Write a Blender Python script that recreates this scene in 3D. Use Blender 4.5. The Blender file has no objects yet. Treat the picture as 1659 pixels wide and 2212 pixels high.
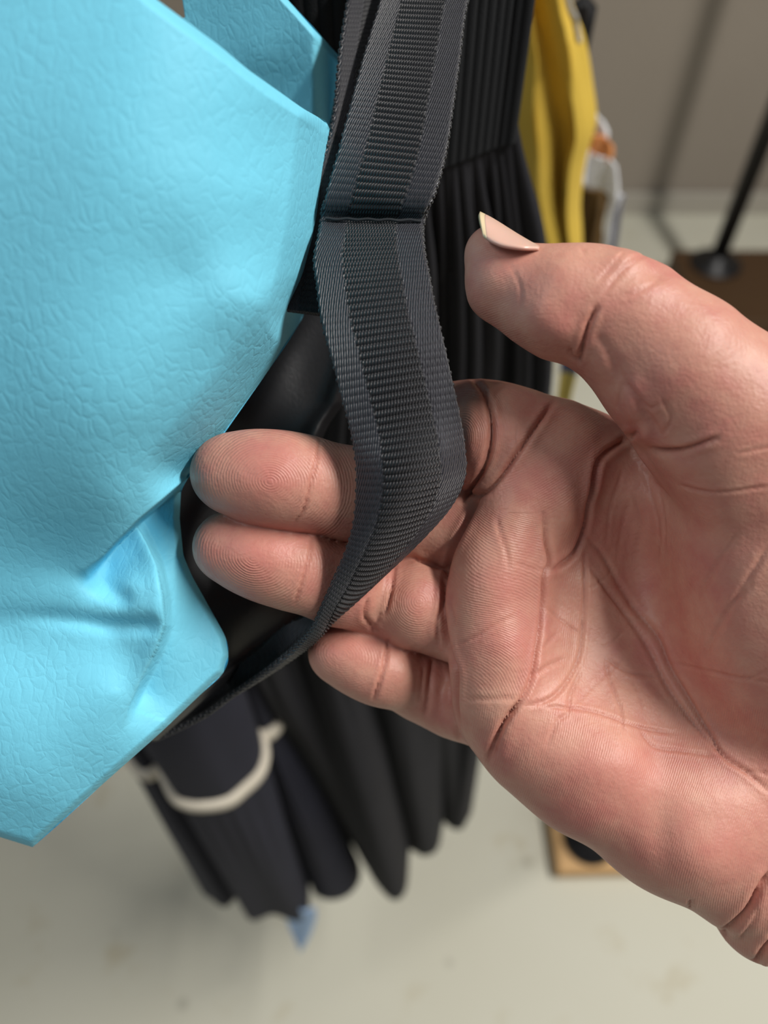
import bpy, math, random
import numpy as np
from mathutils import Matrix, Vector

random.seed(3)
rng = np.random.default_rng(5)
scene = bpy.context.scene
COL = scene.collection

# ------------------------------------------------------------------ camera
CAM_Z, PITCH, FPX = 1.35, 52.0, 1660.0
CX, CY = 829.5, 1106.0
cam_d = bpy.data.cameras.new('camera')
cam = bpy.data.objects.new('camera', cam_d)
COL.objects.link(cam)
cam.location = (0, 0, CAM_Z)
cam.rotation_euler = (math.radians(90 - PITCH), 0, 0)
cam_d.sensor_fit = 'VERTICAL'
cam_d.sensor_height = 36.0
cam_d.sensor_width = 27.0
cam_d.lens = 36.0 * FPX / 2212.0
cam_d.clip_start = 0.005
cam_d.dof.use_dof = True
cam_d.dof.focus_distance = 0.146
cam_d.dof.aperture_fstop = 9.5
scene.camera = cam

# ------------------------------------------------------------------ light
scene.view_settings.view_transform = 'Standard'
scene.view_settings.look = 'None'
scene.view_settings.gamma = 1.0
scene.view_settings.use_curve_mapping = False
scene.view_settings.exposure = 0.22
world = bpy.data.worlds.new('shop_ambient')
scene.world = world
world.use_nodes = True
world.node_tree.nodes['Background'].inputs[0].default_value = (0.90, 0.95, 1.0, 1)
world.node_tree.nodes['Background'].inputs[1].default_value = 0.10


def area(name, loc, sx, sy, energy, color, aim=None):
    l = bpy.data.lights.new(name, 'AREA')
    l.shape = 'RECTANGLE'
    l.size, l.size_y = sx, sy
    l.energy = energy
    l.color = color
    o = bpy.data.objects.new(name, l)
    COL.objects.link(o)
    o.location = loc
    if aim is not None:
        d = Vector(aim) - Vector(loc)
        o.rotation_euler = d.to_track_quat('-Z', 'Y').to_euler()
    return o


area('ceiling_tube_and_fill', (1.15, 0.18, 2.65), 0.14, 1.2, 52, (1.0, 0.965, 0.92))
area('ceiling_tube_and_fill', (-1.1, -0.2, 2.65), 0.14, 1.2, 9, (0.95, 0.975, 1.0))  # weak fill lamp, added to lift the shaded left side; no known tube

# ------------------------------------------------------------------ maths helpers
_a = math.radians(90 - PITCH)
RW = np.array([[1, 0, 0], [0, math.cos(_a), -math.sin(_a)], [0, math.sin(_a), math.cos(_a)]])
CPOS = np.array([0, 0, CAM_Z])


def cam_mm(u, v, D):
    """measured photo point at distance D (mm) -> millimetres in the hand-held frame"""
    u, v, D = np.broadcast_arrays(np.asarray(u, float), np.asarray(v, float), np.asarray(D, float))
    return np.stack([(u - CX) * D / FPX, -(v - CY) * D / FPX, -D], -1)


def to_world(p):
    return CPOS + (np.asarray(p, float) / 1000.0) @ RW.T


def at(u, v, D):
    return to_world(cam_mm(u, v, D))


def ray(u, v):
    return RW @ np.array([(u - CX) / FPX, -(v - CY) / FPX, -1.0])


def at_z(u, v, z):
    r = ray(u, v)
    return CPOS + r * ((z - CAM_Z) / r[2])


def at_y(u, v, y):
    r = ray(u, v)
    return CPOS + r * (y / r[1])


def smooth01(x):
    x = np.clip(x, 0, 1)
    return x * x * (3 - 2 * x)


def catmull(pts, n, closed=False):
    """n points on a Catmull-Rom curve through pts, evenly spaced in parameter"""
    P = np.asarray(pts, float)
    k = len(P)
    if closed:
        t = np.linspace(0, k, n, endpoint=False)
        i = np.floor(t).astype(int)
        f = (t - i)[:, None]
        g = lambda o: P[(i + o) % k]
    else:
        t = np.linspace(0, k - 1, n)
        i = np.minimum(np.floor(t).astype(int), k - 2)
        f = (t - i)[:, None]
        E = np.vstack([2 * P[0] - P[1], P, 2 * P[-1] - P[-2]])
        g = lambda o: E[i + o + 1]
    p0, p1, p2, p3 = g(-1), g(0), g(1), g(2)
    return 0.5 * (2 * p1 + (p2 - p0) * f + (2 * p0 - 5 * p1 + 4 * p2 - p3) * f ** 2 + (3 * p1 - p0 - 3 * p2 + p3) * f ** 3)


def seg_dist(x, y, poly):
    """distance to a polyline and position along it (0..1)"""
    poly = np.asarray(poly, float)
    L = np.hypot(*(poly[1:] - poly[:-1]).T)
    cum = np.concatenate([[0], np.cumsum(L)])
    best = np.full(x.shape, 1e9)
    along = np.zeros(x.shape)
    side = np.zeros(x.shape)
    for i in range(len(poly) - 1):
        ax, ay = poly[i]
        bx, by = poly[i + 1] - poly[i]
        t = np.clip(((x - ax) * bx + (y - ay) * by) / (L[i] ** 2 + 1e-9), 0, 1)
        dx, dy = x - ax - t * bx, y - ay - t * by
        d = np.hypot(dx, dy)
        m = d < best
        best = np.where(m, d, best)
        along = np.where(m, (cum[i] + t * L[i]) / cum[-1], along)
        side = np.where(m, np.sign(bx * (y - ay) - by * (x - ax)), side)
    return best, along, side


def tps(points):
    """thin-plate surface through (u, v, value) samples"""
    P = np.asarray(points, float)
    xy, z = P[:, :2] / 500.0, P[:, 2]
    n = len(P)
    r2 = ((xy[:, None] - xy[None]) ** 2).sum(-1)
    K = 0.5 * r2 * np.log(r2 + 1e-12)
    A = np.zeros((n + 3, n + 3))
    A[:n, :n] = K + np.eye(n) * 1e-4
    A[:n, n] = 1
    A[:n, n + 1:] = xy
    A[n, :n] = 1
    A[n + 1:, :n] = xy.T
    w = np.linalg.solve(A, np.concatenate([z, [0, 0, 0]]))

    def f(u, v):
        X, Y = u / 500.0, v / 500.0
        out = w[n] + w[n + 1] * X + w[n + 2] * Y
        for i in range(n):
            q = (X - xy[i, 0]) ** 2 + (Y - xy[i, 1]) ** 2
            out = out + w[i] * 0.5 * q * np.log(q + 1e-12)
        return out
    return f


# ------------------------------------------------------------------ object helpers
def raw_mesh(name, V, F):
    V = np.ascontiguousarray(V, np.float32)
    F = np.ascontiguousarray(F, np.int32)
    me = bpy.data.meshes.new(name)
    me.vertices.add(len(V))
    me.vertices.foreach_set('co', V.ravel())
    k = F.shape[1]
    me.loops.add(F.size)
    me.loops.foreach_set('vertex_index', F.ravel())
    me.polygons.add(len(F))
    me.polygons.foreach_set('loop_start', np.arange(0, F.size, k, dtype=np.int32))
    me.polygons.foreach_set('use_smooth', np.ones(len(F), bool))
    me.update(calc_edges=True)
    return me


def obj(name, V, F, mat, parent=None, flat=False):
    """one mesh object; its origin is put at the centre of its own vertices"""
    V = np.asarray(V, float)
    c = V.mean(0)
    me = raw_mesh(name, V - c, F)
    if flat:
        me.polygons.foreach_set('use_smooth', np.zeros(len(me.polygons), bool))
    me.materials.append(mat)
    o = bpy.data.objects.new(name, me)
    COL.objects.link(o)
    if parent is None:
        o.location = c
    else:
        o.parent = parent
        o.location = Vector(c) - parent.location
    return o


def thing(name, label, cat, loc=(0, 0, 0), group=None):
    o = bpy.data.objects.new(name, None)
    COL.objects.link(o)
    o.location = loc
    o.empty_display_size = 0.02
    o['label'] = label
    o['category'] = cat
    if group:
        o['group'] = group
    return o


def tag(o, label, cat, group=None):
    o['label'] = label
    o['category'] = cat
    if group:
        o['group'] = group
    return o


def structure(o):
    o['kind'] = 'structure'
    return o


def grid_faces(n, m, closed_m=False, closed_n=False):
    i, j = np.meshgrid(np.arange(n if closed_n else n - 1), np.arange(m if closed_m else m - 1), indexing='ij')
    i, j = i.ravel(), j.ravel()
    i2, j2 = (i + 1) % n, (j + 1) % m
    return np.stack([i * m + j, i * m + j2, i2 * m + j2, i2 * m + j], 1)


def grid_normals(P):
    a = np.gradient(P, axis=0)
    b = np.gradient(P, axis=1)
    n = np.cross(a, b)
    return n / (np.linalg.norm(n, axis=-1, keepdims=True) + 1e-12)


def slab(P, thick, side=1.0, Q=None):
    """closed thin body: sheet P (n,m,3) plus its offset and a rim"""
    n, m, _ = P.shape
    if Q is None:
        Q = P + grid_normals(P) * thick * side
    V = np.concatenate([P.reshape(-1, 3), Q.reshape(-1, 3)])
    f = grid_faces(n, m)
    k = n * m
    idx = np.arange(k).reshape(n, m)
    ring = np.concatenate([idx[0, :-1], idx[:-1, -1], idx[-1, :0:-1], idx[:0:-1, 0]])
    r2 = np.roll(ring, -1)
    rim = np.stack([ring, ring + k, r2 + k, r2], 1)
    return V, np.concatenate([f, f[:, ::-1] + k, rim])


def box(c, s, rz=0.0, bev=0.0):
    """bevelled box as V, F (quads)"""
    x, y, z = np.asarray(s, float) / 2
    pts, faces = [], []
    lev = [(-z, -bev), (-z + bev, 0), (z - bev, 0), (z, -bev)]
    for h, e in lev:
        a, b = x + e, y + e
        ch = bev
        pts += [(-a + ch, -b, h), (a - ch, -b, h), (a, -b + ch, h), (a, b - ch, h),
                (a - ch, b, h), (-a + ch, b, h), (-a, b - ch, h), (-a, -b + ch, h)]
    for l in range(3):
        for i in range(8):
            faces.append((l * 8 + i, l * 8 + (i + 1) % 8, l * 8 + 8 + (i + 1) % 8, l * 8 + 8 + i))
    for base, rev in ((0, True), (24, False)):
        for q in ((0, 1, 2, 3), (0, 3, 4, 7), (4, 5, 6, 7)):
            t = tuple(base + i for i in q)
            faces.append(t[::-1] if rev else t)
    P = np.array(pts)
    co, si = math.cos(rz), math.sin(rz)
    P = np.stack([P[:, 0] * co - P[:, 1] * si, P[:, 0] * si + P[:, 1] * co, P[:, 2]], 1)
    return P + np.asarray(c, float), np.array(faces)


def lathe(profile, c, n=40):
    """profile of (radius, z) turned about a vertical axis at c"""
    pr = np.asarray(profile, float)
    a = np.linspace(0, 2 * math.pi, n, endpoint=False)
    P = np.stack([pr[:, 0][:, None] * np.cos(a), pr[:, 0][:, None] * np.sin(a), np.repeat(pr[:, 1][:, None], n, 1)], -1)
    return P.reshape(-1, 3) + np.asarray(c, float), grid_faces(len(pr), n, closed_m=True)


# ------------------------------------------------------------------ materials
def lin(r, g, b):
    f = lambda c: (c / 255 / 12.92) if c / 255 <= 0.04045 else ((c / 255 + 0.055) / 1.055) ** 2.4
    return (f(r), f(g), f(b), 1.0)


class NT:
    def __init__(self, name, rough=0.6, spec=0.4):
        self.m = bpy.data.materials.new(name)
        self.m.use_nodes = True
        self.t = self.m.node_tree
        self.b = self.t.nodes['Principled BSDF']
        self.b.inputs['Roughness'].default_value = rough
        self.b.inputs['Specular IOR Level'].default_value = spec

    def n(self, kind, **kw):
        nd = self.t.nodes.new(kind)
        for k, v in kw.items():
            if k[0] == '_':
                nd.inputs[int(k[1:]) if k[1:].isdigit() else k[1:]].default_value = v
            else:
                setattr(nd, k, v)
        return nd

    def l(self, a, b):
        self.t.links.new(a, b)

    def math(self, op, a, b=None, c=None):
        nd = self.n('ShaderNodeMath', operation=op)
        for i, x in enumerate((a, b, c)):
            if x is None:
                continue
            if isinstance(x, (int, float)):
                nd.inputs[i].default_value = x
            else:
                self.l(x, nd.inputs[i])
        return nd.outputs[0]

    def ramp(self, fac, stops):
        r = self.n('ShaderNodeValToRGB')
        e = r.color_ramp.elements
        while len(e) < len(stops):
            e.new(0.5)
        for i, (p, c) in enumerate(stops):
            e[i].position = p
            e[i].color = c
        self.l(fac, r.inputs[0])
        return r.outputs[0]

    def mix(self, fac, a, b, mode='MIX'):
        nd = self.n('ShaderNodeMix', data_type='RGBA', blend_type=mode)
        for s, x in ((0, fac), (6, a), (7, b)):
            if isinstance(x, (int, float, tuple)):
                nd.inputs[s].default_value = x
            else:
                self.l(x, nd.inputs[s])
        return nd.outputs[2]

    def noise(self, scale, detail=3.0, vec=None, rough=0.5, out=0):
        nd = self.n('ShaderNodeTexNoise', _Scale=scale, _Detail=detail, _Roughness=rough)
        if vec is not None:
            self.l(vec, nd.inputs['Vector'])
        return nd.outputs[out]

    def coord(self, which='Object'):
        return self.n('ShaderNodeTexCoord').outputs[which]

    def bump(self, height, dist, strength=1.0, normal=None):
        nd = self.n('ShaderNodeBump', _Strength=strength, _Distance=dist)
        self.l(height, nd.inputs['Height'])
        if normal is not None:
            self.l(normal, nd.inputs['Normal'])
        return nd.outputs[0]

    def color(self, c):
        if isinstance(c, tuple):
            self.b.inputs['Base Color'].default_value = c
        else:
            self.l(c, self.b.inputs['Base Color'])

    def normal(self, n):
        self.l(n, self.b.inputs['Normal'])


def mat_cloth(name, c0, c1, rough=0.85, weave=900.0, bump=0.0003, sheen=0.03, spec=0.18):
    m = NT(name, rough, spec)
    co = m.coord()
    m.color(m.mix(m.noise(18, 4, co), c0, c1))
    m.normal(m.bump(m.noise(weave, 2, co), bump, 0.5))
    m.b.inputs['Sheen Weight'].default_value = sheen
    return m.m


def mat_leather(name, c0, c1, cell=0.0024, depth=0.0006, rough=0.6, spec=0.25):
    m = NT(name, rough, spec)
    co = m.coord()
    warp = m.noise(1.0 / (cell * 2.6), 2, co, out=1)
    sub = m.n('ShaderNodeVectorMath', operation='SUBTRACT')
    m.l(warp, sub.inputs[0])
    sub.inputs[1].default_value = (0.5, 0.5, 0.5)
    sc = m.n('ShaderNodeVectorMath', operation='SCALE')
    m.l(sub.outputs[0], sc.inputs[0])
    sc.inputs['Scale'].default_value = cell * 1.5
    ad = m.n('ShaderNodeVectorMath', operation='ADD')
    m.l(co, ad.inputs[0])
    m.l(sc.outputs[0], ad.inputs[1])
    st = m.n('ShaderNodeMapping')
    st.inputs['Scale'].default_value = (1.25, 0.8, 0.8)
    m.l(ad.outputs[0], st.inputs['Vector'])
    v1 = m.n('ShaderNodeTexVoronoi', feature='DISTANCE_TO_EDGE', _Scale=1.0 / cell)
    v2 = m.n('ShaderNodeTexVoronoi', feature='DISTANCE_TO_EDGE', _Scale=1.0 / (cell * 0.42))
    m.l(st.outputs[0], v1.inputs['Vector'])
    m.l(st.outputs[0], v2.inputs['Vector'])
    h1 = m.math('SMOOTH_MIN', v1.outputs['Distance'], 0.22, 0.2)
    h2 = m.math('SMOOTH_MIN', v2.outputs['Distance'], 0.2, 0.2)
    gate = m.noise(1.0 / (cell * 5), 2, co)
    h1 = m.math('MULTIPLY', h1, m.math('MULTIPLY', gate, 2.0))
    h = m.math('ADD', h1, m.math('MULTIPLY', h2, 0.30))
    h = m.math('ADD', h, m.math('MULTIPLY', m.noise(1.0 / (cell * 1.2), 3, co), 0.16))
    m.normal(m.bump(h, depth * 1.1, 0.33))
    m.color(m.mix(m.noise(30, 3, co), c0, c1))
    return m.m


def mat_skin():
    m = NT('skin', 0.46, 0.38)
    co = m.coord()
    red = m.n('ShaderNodeAttribute', attribute_name='redness').outputs['Fac']
    cr = m.n('ShaderNodeAttribute', attribute_name='crease').outputs['Fac']
    ph = m.n('ShaderNodeAttribute', attribute_name='ridge_phase').outputs['Fac']
    am = m.n('ShaderNodeAttribute', attribute_name='ridge_amount').outputs['Fac']
    n1 = m.noise(95, 3, co)
    n2 = m.noise(330, 4, co, 0.6)
    mott = m.math('ADD', m.math('MULTIPLY', n1, 0.65), m.math('MULTIPLY', n2, 0.35))
    base = m.ramp(mott, [(0.34, (0.60, 0.318, 0.232, 1)), (0.5, (0.56, 0.262, 0.196, 1)), (0.66, (0.52, 0.203, 0.163, 1))])
    redc = m.mix(m.math('MULTIPLY', red, 0.6), base, (0.53, 0.172, 0.146, 1))
    full = m.mix(m.math('MULTIPLY', cr, 0.42), redc, (0.44, 0.13, 0.085, 1))  # redder crease skin, its tone deepened to stand in for groove shade
    m.color(full)
    wob = m.math('ADD', ph, m.math('MULTIPLY', m.noise(420, 2, co), 0.75))
    rid = m.math('SINE', m.math('MULTIPLY', wob, 2 * math.pi))
    rid = m.math('MULTIPLY', rid, am)
    fine = m.math('ADD', m.math('MULTIPLY', m.noise(1500, 3, co), 0.8), m.math('MULTIPLY', m.math('MULTIPLY', rid, m.math('SUBTRACT', m.noise(160, 2, co), 0.12)), 0.5))
    b1 = m.bump(fine, 0.00017, 0.75)
    b2 = m.bump(m.noise(260, 3, co), 0.0011, 0.2, b1)
    m.normal(b2)
    m.b.inputs['Subsurface Weight'].default_value = 0.22
    m.b.inputs['Subsurface Radius'].default_value = (1.0, 0.35, 0.2)
    m.b.inputs['Subsurface Scale'].default_value = 0.0035
    return m.m


def mat_webbing():
    m = NT('webbing', 0.42, 0.55)
    uv = m.n('ShaderNodeUVMap', uv_map='weave')
    sep = m.n('ShaderNodeSeparateXYZ')
    m.l(uv.outputs[0], sep.inputs[0])
    t, s = sep.outputs[0], sep.outputs[1]          # millimetres across and along
    edge = m.math('ABSOLUTE', m.math('SUBTRACT', t, 11.5))
    side = m.math('GREATER_THAN', edge, 5.6)
    # centre: twisted yarn dots on every rib; sides: small chain loops
    yc = m.math('ABSOLUTE', m.math('SINE', m.math('MULTIPLY', m.math('ADD', t, m.math('MULTIPLY', s, 0.35)), math.pi / 0.62)))
    ys = m.math('ABSOLUTE', m.math('SINE', m.math('MULTIPLY', m.math('ADD', t, m.math('MULTIPLY', s, 0.25)), math.pi / 0.5)))
    hgt = m.math('ADD', m.math('MULTIPLY', yc, m.math('SUBTRACT', 1.0, side)), m.math('MULTIPLY', ys, side))
    m.normal(m.bump(hgt, 0.00035, 1.0))
    nz = m.noise(900, 3, m.coord())
    mixc = m.mix(side, m.mix(nz, lin(18, 18, 21), lin(36, 36, 41)), m.mix(nz, lin(34, 34, 40), lin(58, 58, 66)))
    m.color(mixc)
    m.b.inputs['Sheen Weight'].default_value = 0.12
    return m.m


M = {}
M['skin'] = mat_skin()
M['nail'] = NT('nail', 0.28, 0.5).m
nb = M['nail'].node_tree.nodes['Principled BSDF']
nb.inputs['Base Color'].default_value = (0.72, 0.45, 0.36, 1)
nb.inputs['Subsurface Weight'].default_value = 0.2
nb.inputs['Subsurface Scale'].default_value = 0.002
M['nail_tip'] = NT('nail_tip', 0.32, 0.5).m
M['nail_tip'].node_tree.nodes['Principled BSDF'].inputs['Base Color'].default_value = (0.74, 0.60, 0.38, 1)
M['blue'] = mat_leather('turquoise_leather', lin(116, 206, 232), lin(126, 212, 237))
M['lining'] = mat_leather('black_leather', lin(34, 35, 37), lin(46, 46, 48), 0.0016, 0.0002, 0.42, 0.5)
M['webbing'] = mat_webbing()
M['stitch'] = mat_cloth('black_thread', lin(20, 21, 24), lin(42, 44, 48), 0.5, 3000, 0.0001, 0.1, 0.5)


def wall_mat():
    m = NT('linen_wallpaper', 0.9, 0.15)
    co = m.coord()
    mp = m.n('ShaderNodeMapping')
    mp.inputs['Scale'].default_value = (0.2, 1, 1.6)
    m.l(co, mp.inputs['Vector'])
    a = m.noise(260, 3, mp.outputs[0])
    b = m.noise(2.0, 3, co)
    m.color(m.mix(m.math('ADD', m.math('MULTIPLY', a, 0.7), m.math('MULTIPLY', b, 0.3)), lin(138, 128, 116), lin(172, 162, 149)))
    m.normal(m.bump(a, 0.001, 0.5))
    return m.m


def floor_mat():
    m = NT('vinyl_floor', 0.55, 0.3)
    co = m.coord()
    base = m.mix(m.noise(3.0, 4, co), lin(203, 200, 180), lin(214, 212, 196))
    st = m.ramp(m.noise(14, 4, co, 0.6), [(0.60, (0, 0, 0, 1)), (0.74, (1, 1, 1, 1))])
    base = m.mix(m.math('MULTIPLY', st, 0.35), base, lin(176, 158, 112))
    v = m.n('ShaderNodeTexVoronoi', _Scale=11.0)
    m.l(co, v.inputs['Vector'])
    sp = m.ramp(v.outputs['Distance'], [(0.05, (1, 1, 1, 1)), (0.12, (0, 0, 0, 1))])
    base = m.mix(m.math('MULTIPLY', sp, 0.35), base, lin(120, 116, 102))
    m.color(base)
    return m.m


def wood_mat(name, c0, c1):
    m = NT(name, 0.6, 0.3)
    co = m.coord()
    mp = m.n('ShaderNodeMapping')
    mp.inputs['Scale'].default_value = (1.2, 18, 18)
    m.l(co, mp.inputs['Vector'])
    g = m.noise(6, 5, mp.outputs[0], 0.6)
    m.color(m.mix(g, c0, c1))
    m.normal(m.bump(g, 0.0008, 0.4))
    return m.m


M['wall'] = wall_mat()
M['floor'] = floor_mat()
M['wood'] = wood_mat('pale_wood', lin(196, 152, 100), lin(222, 182, 128))
M['wood_dark'] = wood_mat('brown_wood', lin(64, 45, 27), lin(88, 64, 40))
M['iron'] = NT('black_iron', 0.45, 0.5).m
M['iron'].node_tree.nodes['Principled BSDF'].inputs['Base Color'].default_value = lin(24, 23, 24)
M['baseboard'] = NT('baseboard_paint', 0.6, 0.3).m
M['baseboard'].node_tree.nodes['Principled BSDF'].inputs['Base Color'].default_value = lin(176, 170, 158)
M['navy'] = mat_cloth('navy_crepe', lin(30, 31, 43), lin(41, 42, 56))
M['black'] = mat_cloth('black_crepe', lin(26, 26, 30), lin(38, 38, 43))
M['ribbed'] = mat_cloth('black_rib_knit', lin(17, 19, 22), lin(28, 30, 33), 0.9, 2400, 0.0006)
M['cream'] = mat_cloth('cream_braid', lin(206, 196, 176), lin(226, 218, 202), 0.8, 2000, 0.0004)
M['mustard'] = mat_cloth('mustard_cotton', lin(204, 170, 62), lin(216, 184, 82), 0.85, 1800, 0.0003)
M['grey_piping'] = mat_cloth('grey_piping', lin(120, 120, 136), lin(140, 140, 155))
M['pale_blue'] = mat_cloth('pale_blue_cotton', lin(176, 208, 250), lin(192, 220, 254))

#==STRUCTURE==
# ------------------------------------------------------------------ the shop: floor, wall, baseboard
V, F = box((0.2, 0.6, -0.02), (5.0, 5.2, 0.04), 0, 0.001)
structure(obj('floor', V, F, M['floor'], flat=True))
V, F = box((0.2, 2.33, 1.4), (5.0, 0.1, 2.88), 0, 0.001)
structure(obj('wall_back', V, F, M['wall'], flat=True))
V, F = box((0.2, 2.27, 0.035), (5.0, 0.018, 0.07), 0, 0.003)
structure(obj('baseboard_back', V, F, M['baseboard'], flat=True))

# clothes-rail feet: wooden plank, flange and black pipe
def rail_foot(name, label, corner, size, rz, pole_xy, wood, pipe_h, r=0.0135):
    t = thing(name, label, 'stand', (pole_xy[0], pole_xy[1], 0.0))
    V, F = box((corner[0], corner[1], size[2] / 2 + 0.0005), size, rz, 0.003)
    obj('base_plank', V, F, wood, t, flat=True)
    z = size[2]
    V, F = lathe([(0.0, z), (r * 3.1, z), (r * 3.2, z + 0.004), (r * 3.1, z + 0.009), (r * 1.7, z + 0.012),
                  (r * 1.45, z + 0.034), (r * 1.0, z + 0.037)], (pole_xy[0], pole_xy[1], 0))
    obj('flange', V, F, M['iron'], t)
    V, F = lathe([(0.0, z), (r, z), (r, z + pipe_h), (0.0, z + pipe_h)], (pole_xy[0], pole_xy[1], 0), 28)
    obj('pipe', V, F, M['iron'], t)
    for k in range(4):
        a = math.pi / 4 + k * math.pi / 2
        V, F = lathe([(0.0, z + 0.009), (0.0045, z + 0.009), (0.004, z + 0.0125), (0.0, z + 0.0135)],
                     (pole_xy[0] + math.cos(a) * r * 2.45, pole_xy[1] + math.sin(a) * r * 2.45, 0), 12)
        obj('screw', V, F, M['iron'], t)
    return t


p = at_z(1545, 572, 0.09)
c = at_z(1452, 540, 0.09)
rail_foot('rail_stand', 'black pipe stand on dark brown wooden block against the wall', (c[0] + 0.30, c[1] - 0.16, 0),
          (0.60, 0.32, 0.09), 0.0, (p[0], p[1]), M['wood_dark'], 1.9, 0.022)
c = at_z(1204, 1880, 0.035)
p = at_z(1262, 1832, 0.035)
rail_foot('rail_stand', 'black pipe stand on pale wooden plank under the wrist', (c[0] + 0.19, c[1] + 0.10, 0),
          (0.38, 0.20, 0.035), 0.02, (p[0] + 0.01, p[1] + 0.015), M['wood'], 1.9, 0.0135)

#==GARMENTS==
# ------------------------------------------------------------------ hanging garments behind the hand
def loft(levels, n_along, n_around, closed=True):
    """smooth sheet through several rings of matching points"""
    rings = np.stack([catmull(l, n_around, closed) for l in levels])          # (k, n, 3)
    k = len(levels)
    cols = catmull(rings.reshape(k, -1), n_along).reshape(n_along, n_around, 3)
    return cols


def ring_from(front, back):
    return [tuple(p) for p in front] + [tuple(p) for p in back]


# navy tiered skirt with cream braid
hem_px = [(440, 1905), (462, 1944), (488, 1957), (510, 1938), (522, 1955), (545, 1986), (590, 1973), (640, 1987), (664, 1966),
          (668, 1905), (684, 1932), (720, 1942), (758, 1926), (777, 1888), (762, 1835)]
rng_px = [(272, 1590), (290, 1640), (318, 1668), (350, 1645), (362, 1675), (395, 1727), (465, 1732), (515, 1708), (566, 1632),
          (522, 1470), (538, 1548), (570, 1583), (598, 1560), (606, 1510), (596, 1450)]
hem = [at_z(u, v, 0.42) for u, v in hem_px]
rin = [at_z(u, v, 0.81) for u, v in rng_px]
nh = len(hem)


def shrink(pts, cx, cy, sx, sy, z):
    P = np.array(pts)
    Q = P.copy()
    Q[:, 0] = cx + (P[:, 0] - P[:, 0].mean()) * sx
    Q[:, 1] = cy + (P[:, 1] - P[:, 1].mean()) * sy
    Q[:, 2] = z
    return Q


def with_back(front, depth):
    P = np.array(front)
    z = P[0, 2]
    xl, xr = P[0], P[-1]
    bk = []
    for f in (0.2, 0.4, 0.6, 0.8):
        q = xr + (xl - xr) * f
        bk.append((q[0], max(P[:, 1]) + depth * math.sin(math.pi * f) + (0.012 if int(f * 10) % 4 else -0.008), z))
    return np.array(list(map(tuple, P)) + bk)


rcx, rcy = np.array(rin)[:, 0].mean(), np.array(rin)[:, 1].mean()
top = shrink(rin, rcx, rcy + 0.01, 0.75, 0.6, 1.20)
mid = shrink(rin, rcx, rcy, 0.97, 0.97, 1.0)
low = (np.array(hem) * 0.5 + np.array(rin) * 0.5)
L = [with_back(x, d) for x, d in ((hem, 0.07), (low, 0.06), (rin, 0.05), (mid, 0.05), (top, 0.04))]
P = loft(L, 90, 200)
skirt = thing('tiered_skirt', 'navy tiered skirt with cream braid hanging below the blue bag', 'skirt', tuple(hem[7] * [1, 1, 0] + [0, 0, 0.42]))
# gathers under the braid
ang = np.linspace(0, 2 * math.pi, 200, endpoint=False)
zz = P[:, :, 2]
nrm = grid_normals(P)
g = np.exp(-((zz - 0.72) / 0.12) ** 2) * np.where(zz < 0.81, 1, 0.25)
P = P + nrm * (np.sin(ang * 37) * 0.0009 * g)[..., None]
tuck = -0.004 * np.exp(-((zz - 0.805) / 0.006) ** 2)
V = P.reshape(-1, 3)
o = obj('skirt_cloth', V, grid_faces(90, 200, closed_m=True), M['navy'], skirt)
md = o.modifiers.new('thick', 'SOLIDIFY'); md.thickness = 0.0012; md.offset = 1
# hem band
# braid: a raised tape round the ring
R = catmull(with_back(rin, 0.05), 200, True)
tan = np.roll(R, -1, 0) - np.roll(R, 1, 0)
out = np.stack([-tan[:, 1], tan[:, 0], np.zeros(200)], 1)
out /= np.linalg.norm(out, axis=1, keepdims=True) + 1e-9
if (out[5] @ np.array([0, -1, 0])) < 0:
    out = -out
prof = [(0.0005, 0.0085), (0.0045, 0.007), (0.006, 0.0), (0.0045, -0.007), (0.0005, -0.0085), (-0.0015, 0.0)]
B = np.stack([R + out * a + np.array([0, 0, b]) for a, b in prof], 1)
obj('braid_trim', B.reshape(-1, 3), grid_faces(200, len(prof), closed_m=True, closed_n=True), M['cream'], skirt)

# black skirt with ribbed waistband
hem_px = [(640, 1640), (742, 1790), (790, 1868), (820, 1915), (852, 1942), (876, 1918), (883, 1838), (892, 1836), (916, 1847), (944, 1832), (957, 1774),
          (966, 1780), (984, 1790), (1003, 1780), (1014, 1715)]
hem = np.array([at_z(u, v, 0.42) for u, v in hem_px])
u01 = np.linspace(0, 1, len(hem))
knee = np.stack([-0.095 + 0.175 * u01, 0.215 + 0.065 * u01 + 0.010 * np.cos(np.arange(len(hem)) * 2.1), 0 * u01 + 0.95], 1)
hip = np.stack([-0.060 + 0.128 * u01, 0.200 + 0.06 * u01 + 0.006 * np.cos(np.arange(len(hem)) * 2.1), 0 * u01 + 1.12], 1)
wst = np.stack([-0.028 + 0.065 * u01, 0.200 + 0.03 * u01 ** 2, 0 * u01 + 1.246], 1)
L = [with_back(x, d) for x, d in ((hem, 0.06), (0.5 * hem + 0.5 * knee, 0.06), (knee, 0.05), (hip, 0.04), (wst, 0.02))]
P = loft(L, 90, 220)
ang = np.linspace(0, 2 * math.pi, 220, endpoint=False)
zz = P[:, :, 2]
g = smooth01((1.246 - zz) / 0.05) * smooth01((zz - 0.75) / 0.3)
P = P + grid_normals(P) * ((np.sin(ang * 24 + 1.5) + 0.7 * np.sin(ang * 41)) * 0.0028 * g)[..., None]
bsk = thing('gathered_skirt', 'plain black skirt with ribbed waistband hanging behind the strap', 'skirt', (0.04, 0.24, 0.42))
o = obj('skirt_cloth', P.reshape(-1, 3), grid_faces(90, 220, closed_m=True), M['black'], bsk)
md = o.modifiers.new('thick', 'SOLIDIFY'); md.thickness = 0.0012; md.offset = 1
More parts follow.
